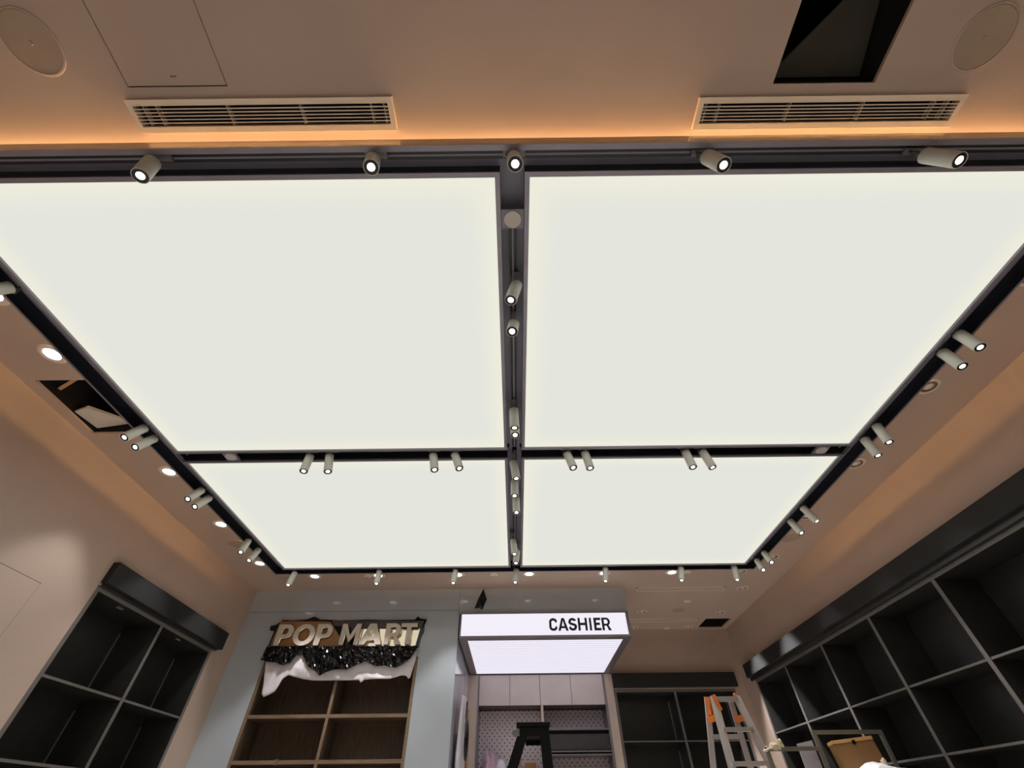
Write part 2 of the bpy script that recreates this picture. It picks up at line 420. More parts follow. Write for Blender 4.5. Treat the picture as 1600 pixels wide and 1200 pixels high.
row([(-2.478,1.079,0.000,-.30,-.30,-.90,'white spotlight on the left track cut off by the left edge of the photo'),
     (-2.478,2.156,0.000,-.06,-.43,-.90,'white spotlight beside the open hatch by the left wall, nearer of its pair'),
     (-2.478,2.266,-0.001,-.04,-.47,-.88,'white spotlight beside the open hatch by the left wall, farther of its pair'),
     (-2.478,2.906,-0.011,0,-.53,-.85,'white spotlight on the left track, nearer of the middle pair'),
     (-2.478,3.024,-0.008,-.07,-.53,-.85,'white spotlight on the left track, farther of the middle pair'),
     (-2.478,3.754,-0.020,.11,-.39,-.91,'white spotlight on the left track, nearer of the rearmost pair'),
     (-2.478,3.966,-0.007,-.04,-.43,-.90,'white spotlight on the left track, farther of the rearmost pair')], 'y')
row([(2.478,1.442,0.000,-.10,-.15,-.98,'white spotlight on the right track, nearest to the camera of all on it'),
     (2.478,1.573,0.000,-.08,-.14,-.99,'white spotlight on the right track, second nearest to the camera'),
     (2.478,2.219,0.000,-.07,-.03,-1,'white spotlight on the right track just before the crossing track, nearer of its pair'),
     (2.478,2.364,0.000,.02,-.03,-1,'white spotlight on the right track just before the crossing track, farther of its pair'),
     (2.478,3.294,0.000,.28,-.13,-.95,'white spotlight on the right track behind the crossing track, nearer of the third pair'),
     (2.478,3.531,0.000,.07,-.33,-.94,'white spotlight on the right track behind the crossing track, farther of the third pair'),
     (2.478,4.130,-0.022,-.09,-.51,-.86,'white spotlight on the right track near the rear corner, nearer of the last pair'),
     (2.478,4.307,-0.021,-.14,-.50,-.86,'white spotlight on the right track near the rear corner, farther of the last pair')], 'y')
row([(-2.314,4.492,-0.017,-.02,-.31,-.95,'white spotlight on the rear track, leftmost of the seven'),
     (-1.424,4.492,-0.013,.06,-.30,-.95,'white spotlight on the rear track, second from the left'),
     (-0.620,4.492,-0.016,-.06,-.31,-.95,'white spotlight on the rear track, third from the left'),
     (0.020,4.492,-0.016,-.10,-.30,-.95,'white spotlight on the rear track at the end of the centre track'),
     (0.959,4.492,-0.007,-.19,-.21,-.96,'white spotlight on the rear track above the right end of the cashier sign'),
     (1.754,4.492,-0.008,-.28,-.17,-.94,'white spotlight on the rear track, second from the right'),
     (2.314,4.492,-0.007,-.21,-.19,-.96,'white spotlight on the rear track, rightmost of the seven')], 'x')
row([(0.026,1.095,-0.009,-.20,-.03,-.98,'tilted white spotlight on the centre track, nearest to the round sensor disc'),
     (0.012,1.327,-0.009,-.07,-.33,-.94,'glaring white spotlight on the centre track aimed at the camera, second from the front'),
     (0.007,2.007,-0.009,.02,.06,-1,'white spotlight on the centre track, front one of the pair before the crossing'),
     (0.011,2.132,-0.009,.02,-.27,-.96,'white spotlight on the centre track, mostly hidden behind the one before the crossing'),
     (0.000,2.579,-0.009,.14,-.03,-.99,'white spotlight on the centre track right behind the crossing, first of three in line'),
     (0.008,2.833,-0.009,-.01,-.18,-.98,'white spotlight on the centre track behind the crossing, middle of three in line'),
     (0.018,3.076,-0.009,.02,-.17,-.99,'white spotlight on the centre track behind the crossing, last of three in line'),
     (-0.009,3.822,-0.009,.07,-.16,-.98,'white spotlight near the rear end of the centre track, nearer of the last two'),
     (0.028,4.040,-0.009,-.10,-.27,-.96,'white spotlight near the rear end of the centre track, farther of the last two')], 'y')
row([(-1.430,0.516,-0.019,.26,.04,-.97,'white spotlight on the front track below the left vent'),
     (-0.547,0.516,-0.019,.20,-.10,-.97,'glaring white spotlight on the front track left of the centre track'),
     (0.017,0.516,-0.019,.02,-.14,-.98,'glaring white spotlight on the front track at the head of the centre track'),
     (0.790,0.521,-0.019,.05,-.09,-.99,'white spotlight on the front track below the left end of the right vent'),
     (1.662,0.525,-0.019,.07,-.16,-.98,'white spotlight on the front track, rightmost of the five')], 'x')

# ------------------------------------------------------------------ downlights, speakers, detectors
ring_me = MB().lathe([(.058, -.001), (.058, -.006), (.070, -.007), (.076, -.003), (.077, -.0005), (.058, -.0005)], 32).mesh('trim_ring', 'trim_beige', 40)
cup_me = MB().lathe([(.058, -.0058), (.0469, -.0028)], 32).mesh('rim', 'trim_beige', 40)
lit_me = MB().lathe([(.0470, -.0030), (.028, -.0040), (0, -.0045)], 28).mesh('lens', 'down_on', 60)
ring2_me = MB().lathe([(.050, -.001), (.050, -.005), (.060, -.007), (.068, -.004), (.069, -.0005), (.050, -.0005)], 32).mesh('trim_ring', 'trim_beige', 40)
cone_me = MB().lathe([(.0498, -.0045), (.044, -.0032), (.034, -.0022), (.030, -.0016)], 32).mesh('reflector', 'baffle', 60)
lamp2_me = MB().lathe([(0, -.010), (.014, -.009), (.020, -.0035), (.030, -.0017), (0, -.0012)], 24).mesh('lamp', 'trim_beige', 60)
def downlight(x, y, label, lit, s=1.0):
    t = thing('downlight', label, 'downlight', (x, y, CEIL), rz=rnd.uniform(0, 6), group='lit recessed downlights' if lit else 'deep-set recessed downlights')
    for n, me in ((('trim_ring', ring_me), ('rim', cup_me), ('lens', lit_me)) if lit else (('trim_ring', ring2_me), ('reflector', cone_me), ('lamp', lamp2_me))):
        o = place(n, me, t); o.scale = (s, s, s)
    if y < 6.8:
        l = bpy.data.lights.new('downlight_beam', 'SPOT'); l.energy = DBEAM*(1 if y < 4.8 else 1.6) if lit else (300 if y > 5.2 else DBEAM*.6); l.color = (1, .97, .97); l.spot_size = R(75 if lit else 64); l.spot_blend = .45; l.shadow_soft_size = .05  # unlit-looking fixtures get added beams too, strongest at the rear to brighten it
        lo = bpy.data.objects.new('beam', l); C.objects.link(lo); lo.parent = t; lo.location = (0, 0, -.012)
for y, lab in ((1.20, 'lit downlight beside the left wall, cut by the left edge of the photo'), (1.622, 'lit downlight beside the left wall just before the open hatch'),
               (2.865, 'lit downlight beside the left wall just past the open hatch'), (3.734, 'lit downlight beside the left wall between the middle and rear spotlight pairs'),
               (4.609, 'lit downlight beside the left wall in the rear left corner')):
    downlight(-2.80, y, lab, True)
for x, lab in ((-2.318, 'lit downlight in the rear ceiling strip, leftmost of its row'), (-1.58, 'lit downlight in the rear ceiling strip above the chrome letters'),
               (-.658, 'lit downlight in the rear ceiling strip partly hidden by the third spotlight'), (.169, 'lit downlight in the rear ceiling strip just right of the centre track'),
               (1.037, 'lit downlight in the rear ceiling strip above the cashier lettering'), (1.822, 'lit downlight in the rear ceiling strip, rightmost of the lit row')):
    downlight(x, 4.975, lab, True)
for x, y, lab in ((2.78, 1.162, 'deep-set dark downlight beside the right wall, cut by the right edge of the photo'), (2.78, 1.989, 'deep-set dark downlight beside the right wall behind the nearest spotlight pair'),
                  (2.78, 2.858, 'deep-set dark downlight beside the right wall near the end of the crossing trough'), (2.78, 3.701, 'deep-set dark downlight beside the right wall behind the third spotlight pair'),
                  (2.83, 4.593, 'deep-set dark downlight beside the right wall behind the last spotlight pair'), (2.62, 4.975, 'deep-set dark downlight in the rear right corner behind the rightmost rear spotlight'),
                  (1.746, 6.297, 'deep-set dark downlight in the side ceiling, left of the round speaker'), (2.84, 6.357, 'deep-set dark downlight in the side ceiling just before the square hatch'),
                  (1.762, 6.984, 'deep-set dark downlight against the far wall right of the cashier sign'), (2.572, 6.982, 'deep-set dark downlight against the far wall left of the square hatch'),
                  (2.827, 5.483, 'deep-set dark downlight right of the front slot diffuser')):
    downlight(x, y, lab, False)
spk_me = MB().lathe([(0, -.008), (.006, -.008), (.008, -.0045), (.094, -.004), (.095, -.0005), (0, -.0005)], 48).mesh('grille', 'grille', 40)
spk_ring = MB().lathe([(.0955, -.0005), (.0955, -.005), (.101, -.004), (.103, -.0005)], 48).mesh('trim_ring', 'paint', 40)
def speaker(x, y, label, s=1):
    t = thing('ceiling_speaker', label, 'speaker', (x, y, CEIL), group='round ceiling speakers')
    for n, me in (('grille', spk_me), ('trim_ring', spk_ring)): place(n, me, t).scale = (s, s, 1)
speaker(-1.752, .153, 'round brown ceiling speaker in the upper left corner of the photo')
speaker(1.760, .174, 'round brown ceiling speaker in the upper right corner of the photo')
speaker(-2.841, 4.147, 'round ceiling speaker beside the rear spotlight pair on the left', .95)
speaker(2.823, 4.143, 'round ceiling speaker beside the right track, between spotlight pairs', .95)
speaker(2.232, 6.237, 'round ceiling speaker in the side ceiling between the two slot diffusers', .85)
det_me = MB().lathe([(0, -.022), (.018, -.021), (.030, -.014), (.034, -.009), (.046, -.008), (.048, -.0005), (0, -.0005)], 28).mesh('housing', 'trim_beige', 40)
eye_me = MB().lathe([(0, -.026), (.006, -.025), (.008, -.0215), (0, -.0205)], 16).mesh('sensor_eye', 'baffle', 40)
for x, y, lab in ((-1.70, 4.975, 'small round detector left of the second rear spotlight'), (-.236, 4.975, 'small round detector right of the third rear spotlight'),
                  (1.995, 4.975, 'small round detector right of the last lit rear downlight'), (2.261, 5.902, 'small round detector just before the far round speaker'),
                  (2.26, 7.00, 'small round detector against the far wall between two downlights')):
    t = thing('smoke_detector', lab, 'detector', (x, y, CEIL), group='small round detectors'); place('housing', det_me, t); place('sensor_eye', eye_me, t)

# ------------------------------------------------------------------ vents, slots, access panels
def vent(x0, x1, y0, y1, label):
    t = thing('air_vent', label, 'vent', ((x0+x1)/2, (y0+y1)/2, CEIL), group='air vents in the front ceiling')
    a, b = (x1-x0)/2, (y1-y0)/2; fx, fy = .021, .021; z0, z1 = -.018, -.0005
    m = MB()
    for u in ((-a, a, -b, -b+fy), (-a, a, b-fy, b), (-a, -a+fx, -b+fy, b-fy), (a-fx, a, -b+fy, b-fy)): m.box((u[0], u[2], z0), (u[1], u[3], z1))
    m.build('frame', 'vent_cream', t)
    n = 5
    for k in range(n):
        y = -b+fy+(2*b-2*fy)*(k+1)/(n+1)
        m = MB(); m.bar((-a+fx, y, -.012), (a-fx, y, -.012), .0042, .014, up=(0, .25, 1)); m.build('blade', 'vent_cream', t)
    for u in (-.92, -.82, -.28, .28, .82, .92):
        B(u*a-.003, u*a+.003, -b+fy, b-fy, .008, .03).build('strut', 'vent_cream', t)
vent(-1.518, -.463, .330, .445, 'cream louvred air vent left of the middle in the front ceiling')
vent(.757, 1.820, .345, .457, 'cream louvred air vent in front of the open hatch on the right')
def slot(x0, x1, y0, y1, label):
    t = thing('slot_diffuser', label, 'vent', ((x0+x1)/2, (y0+y1)/2, CEIL), group='slot diffusers in the side ceiling')
    a, b = (x1-x0)/2, (y1-y0)/2
    m = MB()
    for u in ((-a, a, -b, -b+.016), (-a, a, b-.016, b), (-a, -a+.02, -b, b), (a-.02, a, -b, b)): m.box((u[0], u[2], -.008), (u[1], u[3], -.0005))
    m.build('frame', 'trim_beige', t)
    B(-a+.02, a-.02, -b+.016, b-.016, -.003, -.0006).build('grille', 'paint', t)
slot(1.50, 2.60, 5.42, 5.53, 'long narrow slot diffuser in the side ceiling, nearer of the two')
slot(1.45, 2.60, 6.58, 6.70, 'long narrow slot diffuser in the side ceiling, farther of the two')
t = thing('access_panel', 'flush square access panel in the front ceiling above the left vent', 'access panel', (-1.292, .096, CEIL))
B(-.191, .191, -.192, .192, .0, .014).build('cover', 'paint', t)
B(-.012, .012, .16, .165, -.001, -.0001).build('latch', 'baffle', t)
t = thing('wall_access_panel', 'flush rectangular access panel in the left wall near the black shelf', 'access panel', (XL, 2.56, H(.79)))
B(.0003, .0015, -.324, .324, -.344, .344).build('gap', 'cab_dark', t)
B(.0015, .004, -.32, .32, -.34, .34).build('cover', 'paint', t)

# ------------------------------------------------------------------ shelves
def shelf_unit(t, W, bays, top, levels, depth, th, brd, mats, led=True, back='black_board'):
    # local frame: x along the width, front at y = 0, depth along +y, z up from the floor
    bd, ed = mats
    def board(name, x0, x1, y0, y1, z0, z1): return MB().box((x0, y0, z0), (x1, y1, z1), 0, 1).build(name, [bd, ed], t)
    board('side_panel', 0, th, 0, depth, 0, top); board('side_panel', W-th, W, 0, depth, 0, top)
    board('top_panel', th, W-th, 0, depth, top-max(brd, .03), top)
    edges = [th/2]+[W*k/bays for k in range(1, bays)]+[W-th/2]
    for x in edges[1:-1]: board('divider', x-th/2, x+th/2, 0, depth, 0, top-max(brd, .03))
    for a, b in zip(edges, edges[1:]):
        x0, x1 = a+th/2, b-th/2
        B(x0, x1, depth-.015, depth, 0, top-max(brd, .03)).build('back_panel', back, t)
        for z in levels: board('shelf_board', x0, x1, .004, depth-.0155, z-brd, z)
        if led:
            zs = [top-brd]+list(levels)
            for zt, zb in zip(zs, zs[1:]):
                B(x0+(.004 if led < 0 else x1-x0-.011), x0+(.011 if led < 0 else x1-x0-.004), depth-.022, depth-.0155, zb+.003, zt-brd-.06).build('led_strip', 'led_grey' if led > 0 else 'cab_dark', t)
LV = [H(z) for z in (.718, .300, -.12, -.54, -.96, -1.38)]
t = thing('black_wall_shelf', 'black two-column shelf with pelmet built into the left wall', 'shelf', (XL-.002, LSY0+.002, 0), R(90))
shelf_unit(t, LSY1-LSY0-.004, 2, H(1.275), LV, .335, .036, .016, ('black_board', 'black_board_lit'), 1)
bevelled('pelmet', (.0, -.055, H(1.295)), (1.815, .0015, H(1.452)), .003, 'pelmet_black', t)
B(.02, 1.77, -.02, .0015, H(1.276), H(1.2945)).build('pelmet_underside', 'black_board', t)
for x in (.35, 1.2): B(x, x+.07, .06, .075, H(1.236), H(1.2445)).build('lamp_strip', 'led_grey', t)
LV2 = [H(z) for z in (.745, .335, -.075, -.485, -.895, -1.305)]
t = thing('black_wall_shelf', 'long black shelf of six bays with pelmet built into the right wall', 'shelf', (XR+.002, RSY1-.002, 0), R(-90))
shelf_unit(t, RSY1-RSY0-.004, 6, H(1.285), LV2, .335, .036, .014, ('black_board', 'black_board_lit'), -1)
bevelled('pelmet', (-.085, -.07, H(1.325)), (5.12, .0015, H(1.475)), .003, 'pelmet_black', t)
B(-.08, 5.12, -.03, .0015, H(1.287), H(1.3245)).build('pelmet_underside', 'black_board', t)
t = thing('black_wall_shelf', 'black two-column shelf built into the far wall behind the aluminium ladder', 'shelf', (FSX0+.002, YF-.002, 0))
shelf_unit(t, FSX1-FSX0-.004, 2, H(1.262), [H(z) for z in (.72, .18, -.36, -.9)], .36, .03, .014, ('black_board', 'black_board_lit'), 1)
bevelled('pelmet', (-.004, -.06, H(1.278)), (1.705, .0015, H(1.443)), .003, 'pelmet_black', t)
t = thing('walnut_shelf', 'brown walnut shelf built into the grey panel wall under the torn film', 'shelf', (WNX0+.002, YB+.002, 0))
shelf_unit(t, WNX1-WNX0-.004, 2, WNH-.004, [H(z) for z in (.785, .435, .085, -.265, -.615, -.965, -1.315)], .33, .03, .03, ('walnut', 'walnut_edge'), False, 'walnut')
bevelled('strap', (.44, -.006, H(.40)), (.475, .004, H(.44)), .001, 'baffle', t)

# ------------------------------------------------------------------ lettering
def arc(cx, cy, rx, ry, a0, a1, n=14): return [(cx+rx*math.cos(R(a0+(a1-a0)*k/n)), cy+ry*math.sin(R(a0+(a1-a0)*k/n))) for k in range(n+1)]
def stroke(pts, w):
    P = [Vector(p) for p in pts]; l, r = [], []
    for i, p in enumerate(P):
        t = (P[min(i+1, len(P)-1)]-P[max(i-1, 0)]).normalized(); n = Vector((-t.y, t.x))*w/2
        l.append(tuple(p+n)); r.append(tuple(p-n))
    return l+r[::-1]
def glyph(ch, w):
    # outline loops in a box one unit high; returns loops, width
    q = w
    if ch == 'P': return [[(0,0),(q,0),(q,.34),(.38,.34)]+arc(.38,.67,.31,.33,-90,90)+[(0,1)], [(q,.34+.8*q),(.38,.34+.8*q)]+arc(.38,.67,.31-q,.33-.8*q,-90,90)+[(q,1-.8*q)]], .69
    if ch == 'O': return [arc(.46,.5,.46,.51,0,351,39), arc(.46,.5,.46-q,.51-q*.92,0,351,39)], .92
    if ch == 'M': return [[(0,0),(0,1),(q*1.05,1),(.48,.42),(.96-q*1.05,1),(.96,1),(.96,0),(.96-q,0),(.96-q,.62),(.48,.10),(q,.62),(q,0)]], .96
    if ch == 'A': return [[(0,0),(.45-q*.62,1),(.45+q*.62,1),(.9,0),(.9-q*1.08,0),(.9-q*1.08-.07,.20),(q*1.08+.07,.20),(q*1.08,0)], [(.28+q*.28,.20+q*.85),(.62-q*.28,.20+q*.85),(.45,.80)]], .9
    if ch == 'R': return [[(0,0),(q,0),(q,.36),(.30,.36),(.30+q*.45,.36),(.74-q*1.15,0),(.76,0),(.54,.40)]+arc(.38,.68,.32,.32,-50,90)+[(0,1)], [(q,.36+.8*q),(.38,.36+.8*q)]+arc(.38,.68,.32-q,.32-.8*q,-90,90)+[(q,1-.8*q)]], .76
    if ch == 'T': return [[(.37-q/2,0),(.37+q/2,0),(.37+q/2,1-.9*q),(.74,1-.9*q),(.74,1),(0,1),(0,1-.9*q),(.37-q/2,1-.9*q)]], .74
    if ch == 'C': return [stroke([(.62,.30)]+arc(.33,.30,.29-q/2+.05,.30-q/2,-8,-180,14)+arc(.33,.70,.29-q/2+.05,.30-q/2,180,8,14)+[(.62,.70)], q)], .66
    if ch == 'S': return [stroke([(.06,.27)]+arc(.33,.265,.27-q/2+.04,.265-q/2,190,360,12)+arc(.33,.29,.25,.2,15,80,6)+[(.30,.52)]+arc(.33,.735,.25,.22,250,200,5)+arc(.33,.735,.27-q/2+.03,.265-q/2,170,10,12), q)], .64
    if ch == 'H': return [[(0,0),(q,0),(q,.42),(.8-q,.42),(.8-q,0),(.8,0),(.8,1),(.8-q,1),(.8-q,.42+q),(q,.42+q),(q,1),(0,1)]], .8
    if ch == 'I': return [[(0,0),(q,0),(q,1),(0,1)]], q
    if ch == 'E': return [[(0,0),(.55,0),(.55,q),(q,q),(q,.42),(.48,.42),(.48,.42+q),(q,.42+q),(q,1-q),(.55,1-q),(.55,1),(0,1)]], .55
def letter(ch, w, x0, x1, z0, z1, y0, y1, mats, parent, label=None):
    loops, gw = glyph(ch, w)
    cu = bpy.data.curves.new('letter', 'CURVE'); cu.dimensions = '2D'; cu.fill_mode = 'BOTH'; cu.extrude = .5
    for lp in loops:
        s = cu.splines.new('POLY'); s.points.add(len(lp)-1); s.use_cyclic_u = True
        for p, (a, b) in zip(s.points, lp): p.co = (a/gw*(x1-x0), b*(z1-z0), 0, 1)
    ob = bpy.data.objects.new('letter', cu)
    me = bpy.data.meshes.new_from_object(ob); bpy.data.objects.remove(ob); bpy.data.curves.remove(cu)
    # extrude -.5..+.5 along local z -> world y
    for v in me.vertices: a, b, c = v.co; v.co = (x0+a, y0+(.5-c)*(y1-y0), z0+b)
    me.materials.clear()
    for n in mats: me.materials.append(M[n])
    bm = bmesh.new(); bm.from_mesh(me); bmesh.ops.remove_doubles(bm, verts=bm.verts, dist=1e-5)
    bmesh.ops.recalc_face_normals(bm, faces=bm.faces); bm.to_mesh(me); bm.free()
    for p in me.polygons: p.material_index = 0 if p.normal.y < -.7 or len(mats) == 1 else 1
    return place('letter', me, parent)

# ------------------------------------------------------------------ chrome letter sign and torn film
sg = thing('letter_sign', 'raised champagne metal letters reading POP MART on a mirror backing', 'sign', (0, YB, H(1.38)))
off = Vector((0, YB, H(1.38)))
def P2(y, pts): return [(x, y-YB, H(h)-off.z) for x, h in pts]
def plate(name, pts, y0, y1, m_):
    a, b = P2(y0, pts), P2(y1, pts); n = len(pts); mb = MB()
    mb.add(a+b, [tuple(range(n)), tuple(range(2*n-1, n-1, -1))]+[(i, (i+1)%n, n+(i+1)%n, n+i) for i in range(n)])
    return mb.build(name, m_, sg)
plate('backing', [(-2.785, 1.372), (-1.085, 1.370), (-1.075, 1.46), (-1.045, 1.53), (-1.05, 1.60), (-1.03, 1.655), (-1.11, 1.665), (-1.14, 1.69), (-1.17, 1.655), (-1.5, 1.652), (-1.72, 1.66), (-2.05, 1.655), (-2.28, 1.668), (-2.36, 1.70), (-2.44, 1.672), (-2.60, 1.662), (-2.72, 1.668), (-2.77, 1.62), (-2.84, 1.60), (-2.83, 1.56), (-2.775, 1.55)], YB-.012, YB-.001, 'plastic_black')
plate('brown_piece', [(-2.765, 1.388), (-1.99, 1.380), (-1.965, 1.45), (-2.15, 1.642), (-2.735, 1.652)], YB-.018, YB-.013, 'sign_brown')  # brown piece over the left part of the backing
plate('mirror_plate', [(-1.80, 1.379), (-1.125, 1.375), (-1.095, 1.556), (-1.775, 1.560), (-1.80, 1.47)], YB-.018, YB-.013, 'mirror_gold')
plate('mauve_piece', [(-2.14, 1.654), (-2.10, 1.60), (-1.78, 1.565), (-1.09, 1.561), (-1.06, 1.64)], YB-.018, YB-.013, 'sign_mauve')  # dark mauve strip along the upper right of the backing
LW = .215
for ch, x0, x1 in (('P', -2.703, -2.522), ('O', -2.512, -2.270), ('P', -2.258, -2.075), ('M', -1.975, -1.760), ('A', -1.752, -1.500), ('R', -1.473, -1.285), ('T', -1.300, -1.118)):
    letter(ch, LW, x0, x1, H(1.388)-off.z, H(1.600)-off.z, -.075, -.020, ('champagne', 'mirror_gold'), sg)

def interp(tab, x):
    for (a, b), (c, d) in zip(tab, tab[1:]):
        if a <= x <= c: return b+(d-b)*(x-a)/(c-a)
    return tab[0][1] if x < tab[0][0] else tab[-1][1]
def hanging(name, cols, rows, top, bottom, xoff, y, amp, freq, m_, thick, flat=False):
    x0, x1 = bottom[0][0], bottom[-1][0]; mb = MB(); rr = random.Random(3)
    for i in range(cols+1):
        x = x0+(x1-x0)*i/cols; zt, zb = interp(top, x), interp(bottom, x)
        for j in range(rows+1):
            t = j/rows; n = noise.noise(Vector((x*freq, t*2.2, 3.1+freq)))
            n2 = noise.noise(Vector((x*freq*2.7, t*5, 9.3)))
            jit = rr.uniform(-1, 1)*amp*.5 if flat else 0
            mb.v.append((x+xoff*(1-t)*(1 if x < -2.4 else 0)+jit*.4, y-amp*(1+n+.5*n2)*min(1, .3+t*1.2)-jit, H(zt+(zb-zt)*t)))
    n = rows+1
    for i in range(cols):
        for j in range(rows):
            a = i*n+j; mb.f.append((a, a+1, a+n+1, a+n)); mb.mi.append(0)
    me = mb.mesh(name, m_, None if flat else 60)
    o = place(name, me); md = o.modifiers.new('thickness', 'SOLIDIFY'); md.thickness = thick; md.offset = 0
    return o
o = hanging('torn_white_sheet', 90, 12, [(-2.70, 1.30), (-1.10, 1.33)],
    [(-2.66, .955), (-2.625, .925), (-2.57, .945), (-2.515, .975), (-2.488, 1.079), (-2.44, 1.117), (-2.375, 1.102), (-2.26, 1.080), (-2.144, 1.066), (-1.90, 1.064), (-1.67, 1.067), (-1.645, 1.035), (-1.62, 1.067), (-1.34, 1.074), (-1.23, 1.105), (-1.17, 1.10), (-1.135, 1.06), (-1.115, 1.15), (-1.095, 1.25)],
    -.09, YB-.016, .022, 5, 'sheet_white', .002)
tag(o, 'torn white protective sheet hanging below the POP MART letters', 'plastic sheet')
o = hanging('crumpled_black_film', 84, 9, [(-2.80, 1.385), (-1.05, 1.375)],
    [(-2.775, 1.25), (-2.70, 1.235), (-2.60, 1.225), (-2.52, 1.195), (-2.44, 1.225), (-2.385, 1.31), (-2.355, 1.345), (-2.34, 1.30), (-2.27, 1.215), (-2.245, 1.185), (-2.16, 1.155), (-2.09, 1.10), (-2.03, 1.13), (-1.94, 1.155), (-1.80, 1.155), (-1.71, 1.20), (-1.63, 1.229), (-1.56, 1.20), (-1.516, 1.185), (-1.40, 1.185), (-1.29, 1.160), (-1.22, 1.20), (-1.14, 1.25), (-1.10, 1.33), (-1.08, 1.36)],
    0, YB-.050, .022, 11, 'plastic_black', .0015, True)
tag(o, 'crumpled glossy black plastic film bunched under the POP MART letters', 'plastic film')
m = MB(); pts = [(-.384, 1.995), (-.338, 1.865), (-.372, 1.80), (-.385, 1.757), (-.43, 1.772), (-.480, 1.768), (-.445, 1.87)]
m.add([(x, YB-.004-.02*(i % 3 == 1), H(h)) for i, (x, h) in enumerate(pts)]+[(-.41, YB-.03, H(1.86))], [(7, i, (i+1) % 7) for i in range(7)])
o = m.build('black_plastic_scrap', 'plastic_black'); md = o.modifiers.new('thickness', 'SOLIDIFY'); md.thickness = .002
tag(o, 'black torn plastic scrap hanging on the panel above the cashier sign', 'plastic scrap')

# ------------------------------------------------------------------ cashier canopy
cn = thing('cashier_canopy', 'grey framed illuminated canopy with a CASHIER sign on its front', 'light sign', (.34, 5.36, H(1.45)))
def CB(x0, x1, y0, y1, h0, h1): return MB().box((x0-.34, y0-5.36, h0-1.45), (x1-.34, y1-5.36, h1-1.45))
cx0, cx1, cy0, cy1, ch0, ch1 = -.640, 1.322, 5.365, 7.072, 1.452, 1.710
for a in ((cx0, cx1, cy0, cy0+.03, ch1-.010, ch1), (cx0, cx1, cy0, cy0+.03, ch0, ch0+.020), (cx0, cx0+.018, cy0, cy0+.03, ch0+.02, ch1-.01), (cx1-.034, cx1, cy0, cy0+.03, ch0+.02, ch1-.01)):
    CB(*a).build('sign_frame', 'steel_frame', cn)
CB(cx0+.018, cx1-.034, cy0+.008, cy0+.02, ch0+.02, ch1-.01).build('sign_panel', 'sign_face', cn)
CB(cx0, cx0+.02, cy0+.03, cy1, ch0, ch1).build('side_plate', 'steel_frame', cn); CB(cx1-.02, cx1, cy0+.03, cy1, ch0, ch1).build('side_plate', 'steel_frame', cn)
CB(cx0+.02, cx1-.02, cy0+.03, cy1, ch1-.012, ch1).build('top_plate', 'steel_frame', cn)
dx0, dx1, dy0, dy1 = -.548, 1.236, 5.475, 7.045
for a in ((cx0+.02, cx1-.02, cy0+.03, dy0, ch0, ch0+.014), (cx0+.02, cx1-.02, dy1, cy1, ch0, ch0+.014), (cx0+.02, dx0, dy0, dy1, ch0, ch0+.014), (dx1, cx1-.02, dy0, dy1, ch0, ch0+.014)):
    CB(*a).build('bottom_frame', 'steel_frame', cn)
NS = 18
for k in range(NS):
    y0 = dy0+(dy1-dy0)*k/NS; y1 = dy0+(dy1-dy0)*(k+1)/NS-.012
    CB(dx0, dx1, y0, y1, ch0+.004, ch0+.0048).build('diffuser_strip', 'canopy_face', cn)
CB(dx0, dx1, dy0, dy1, ch0+.0055, ch0+.014).build('backing', 'sheet_white', cn)
for ch, x0, x1 in (('C', .393, .485), ('A', .493, .610), ('S', .613, .708), ('H', .724, .830), ('I', .855, .879), ('E', .907, .987), ('R', .999, 1.103)):
    letter(ch, .19 if ch not in 'I' else .2, x0-.34, x1-.34, 1.516-1.45, 1.648-1.45, cy0+.003-5.36, cy0+.0078-5.36, ('ink',), cn)

# ------------------------------------------------------------------ cashier back cabinet
cb = thing('cashier_cabinet', 'pale cabinet with four upper doors and pegboard niches under the lit canopy', 'cabinet', (.35, YF, 0))
def KB(x0, x1, y0, y1, z0, z1): return MB().box((x0-.35, y0-YF, z0), (x1-.35, y1-YF, z1))
top = H(1.446)
KB(-.655, -.525, YF-.012, YF+.35, 0, top).build('pilaster', 'pilaster', cb); KB(1.236, 1.342, YF-.012, YF+.35, 0, top).build('pilaster', 'pilaster', cb)
KB(-.525, -.507, YF-.016, YF+.34, 0, top).build('edge_strip', 'steel_frame', cb); KB(1.206, 1.236, YF-.016, YF+.34, 0, top).build('edge_strip', 'steel_frame', cb)
KB(-.507, 1.206, YF+.004, YF+.34, H(1.098), top).build('upper_carcass', 'cab_dark', cb)
ds = [-.507, -.084, .330, .757, 1.206]
for a, b in zip(ds, ds[1:]): KB(a+.003, b-.003, YF-.014, YF+.003, H(1.10), top-.004).build('door', 'cab_door', cb)
KB(.334, .364, YF-.01, YF+.34, H(-.7), H(1.097)).build('divider', 'pilaster', cb)
KB(-.507, .333, YF+.325, YF+.34, H(-.7), H(1.09)).build('pegboard', 'pegboard', cb); KB(.365, 1.206, YF+.325, YF+.34, H(-.7), H(1.09)).build('pegboard', 'pegboard', cb)
for h, th in ((.852, .014), (.632, .014), (.600, .014), (.30, .02)): KB(.366, 1.204, YF+.0, YF+.324, H(h-th), H(h)).build('shelf_board', 'steel_frame', cb)
KB(.366, 1.204, YF+.05, YF+.06, H(.645), H(.80)).build('drawer_front', 'cab_dark', cb)
KB(-.505, .332, YF+.0, YF+.324, H(.10), H(.13)).build('shelf_board', 'steel_frame', cb)
KB(-.507, 1.206, YF-.35, YF+.34, 0, H(-.7)).build('base', 'cab_door', cb)
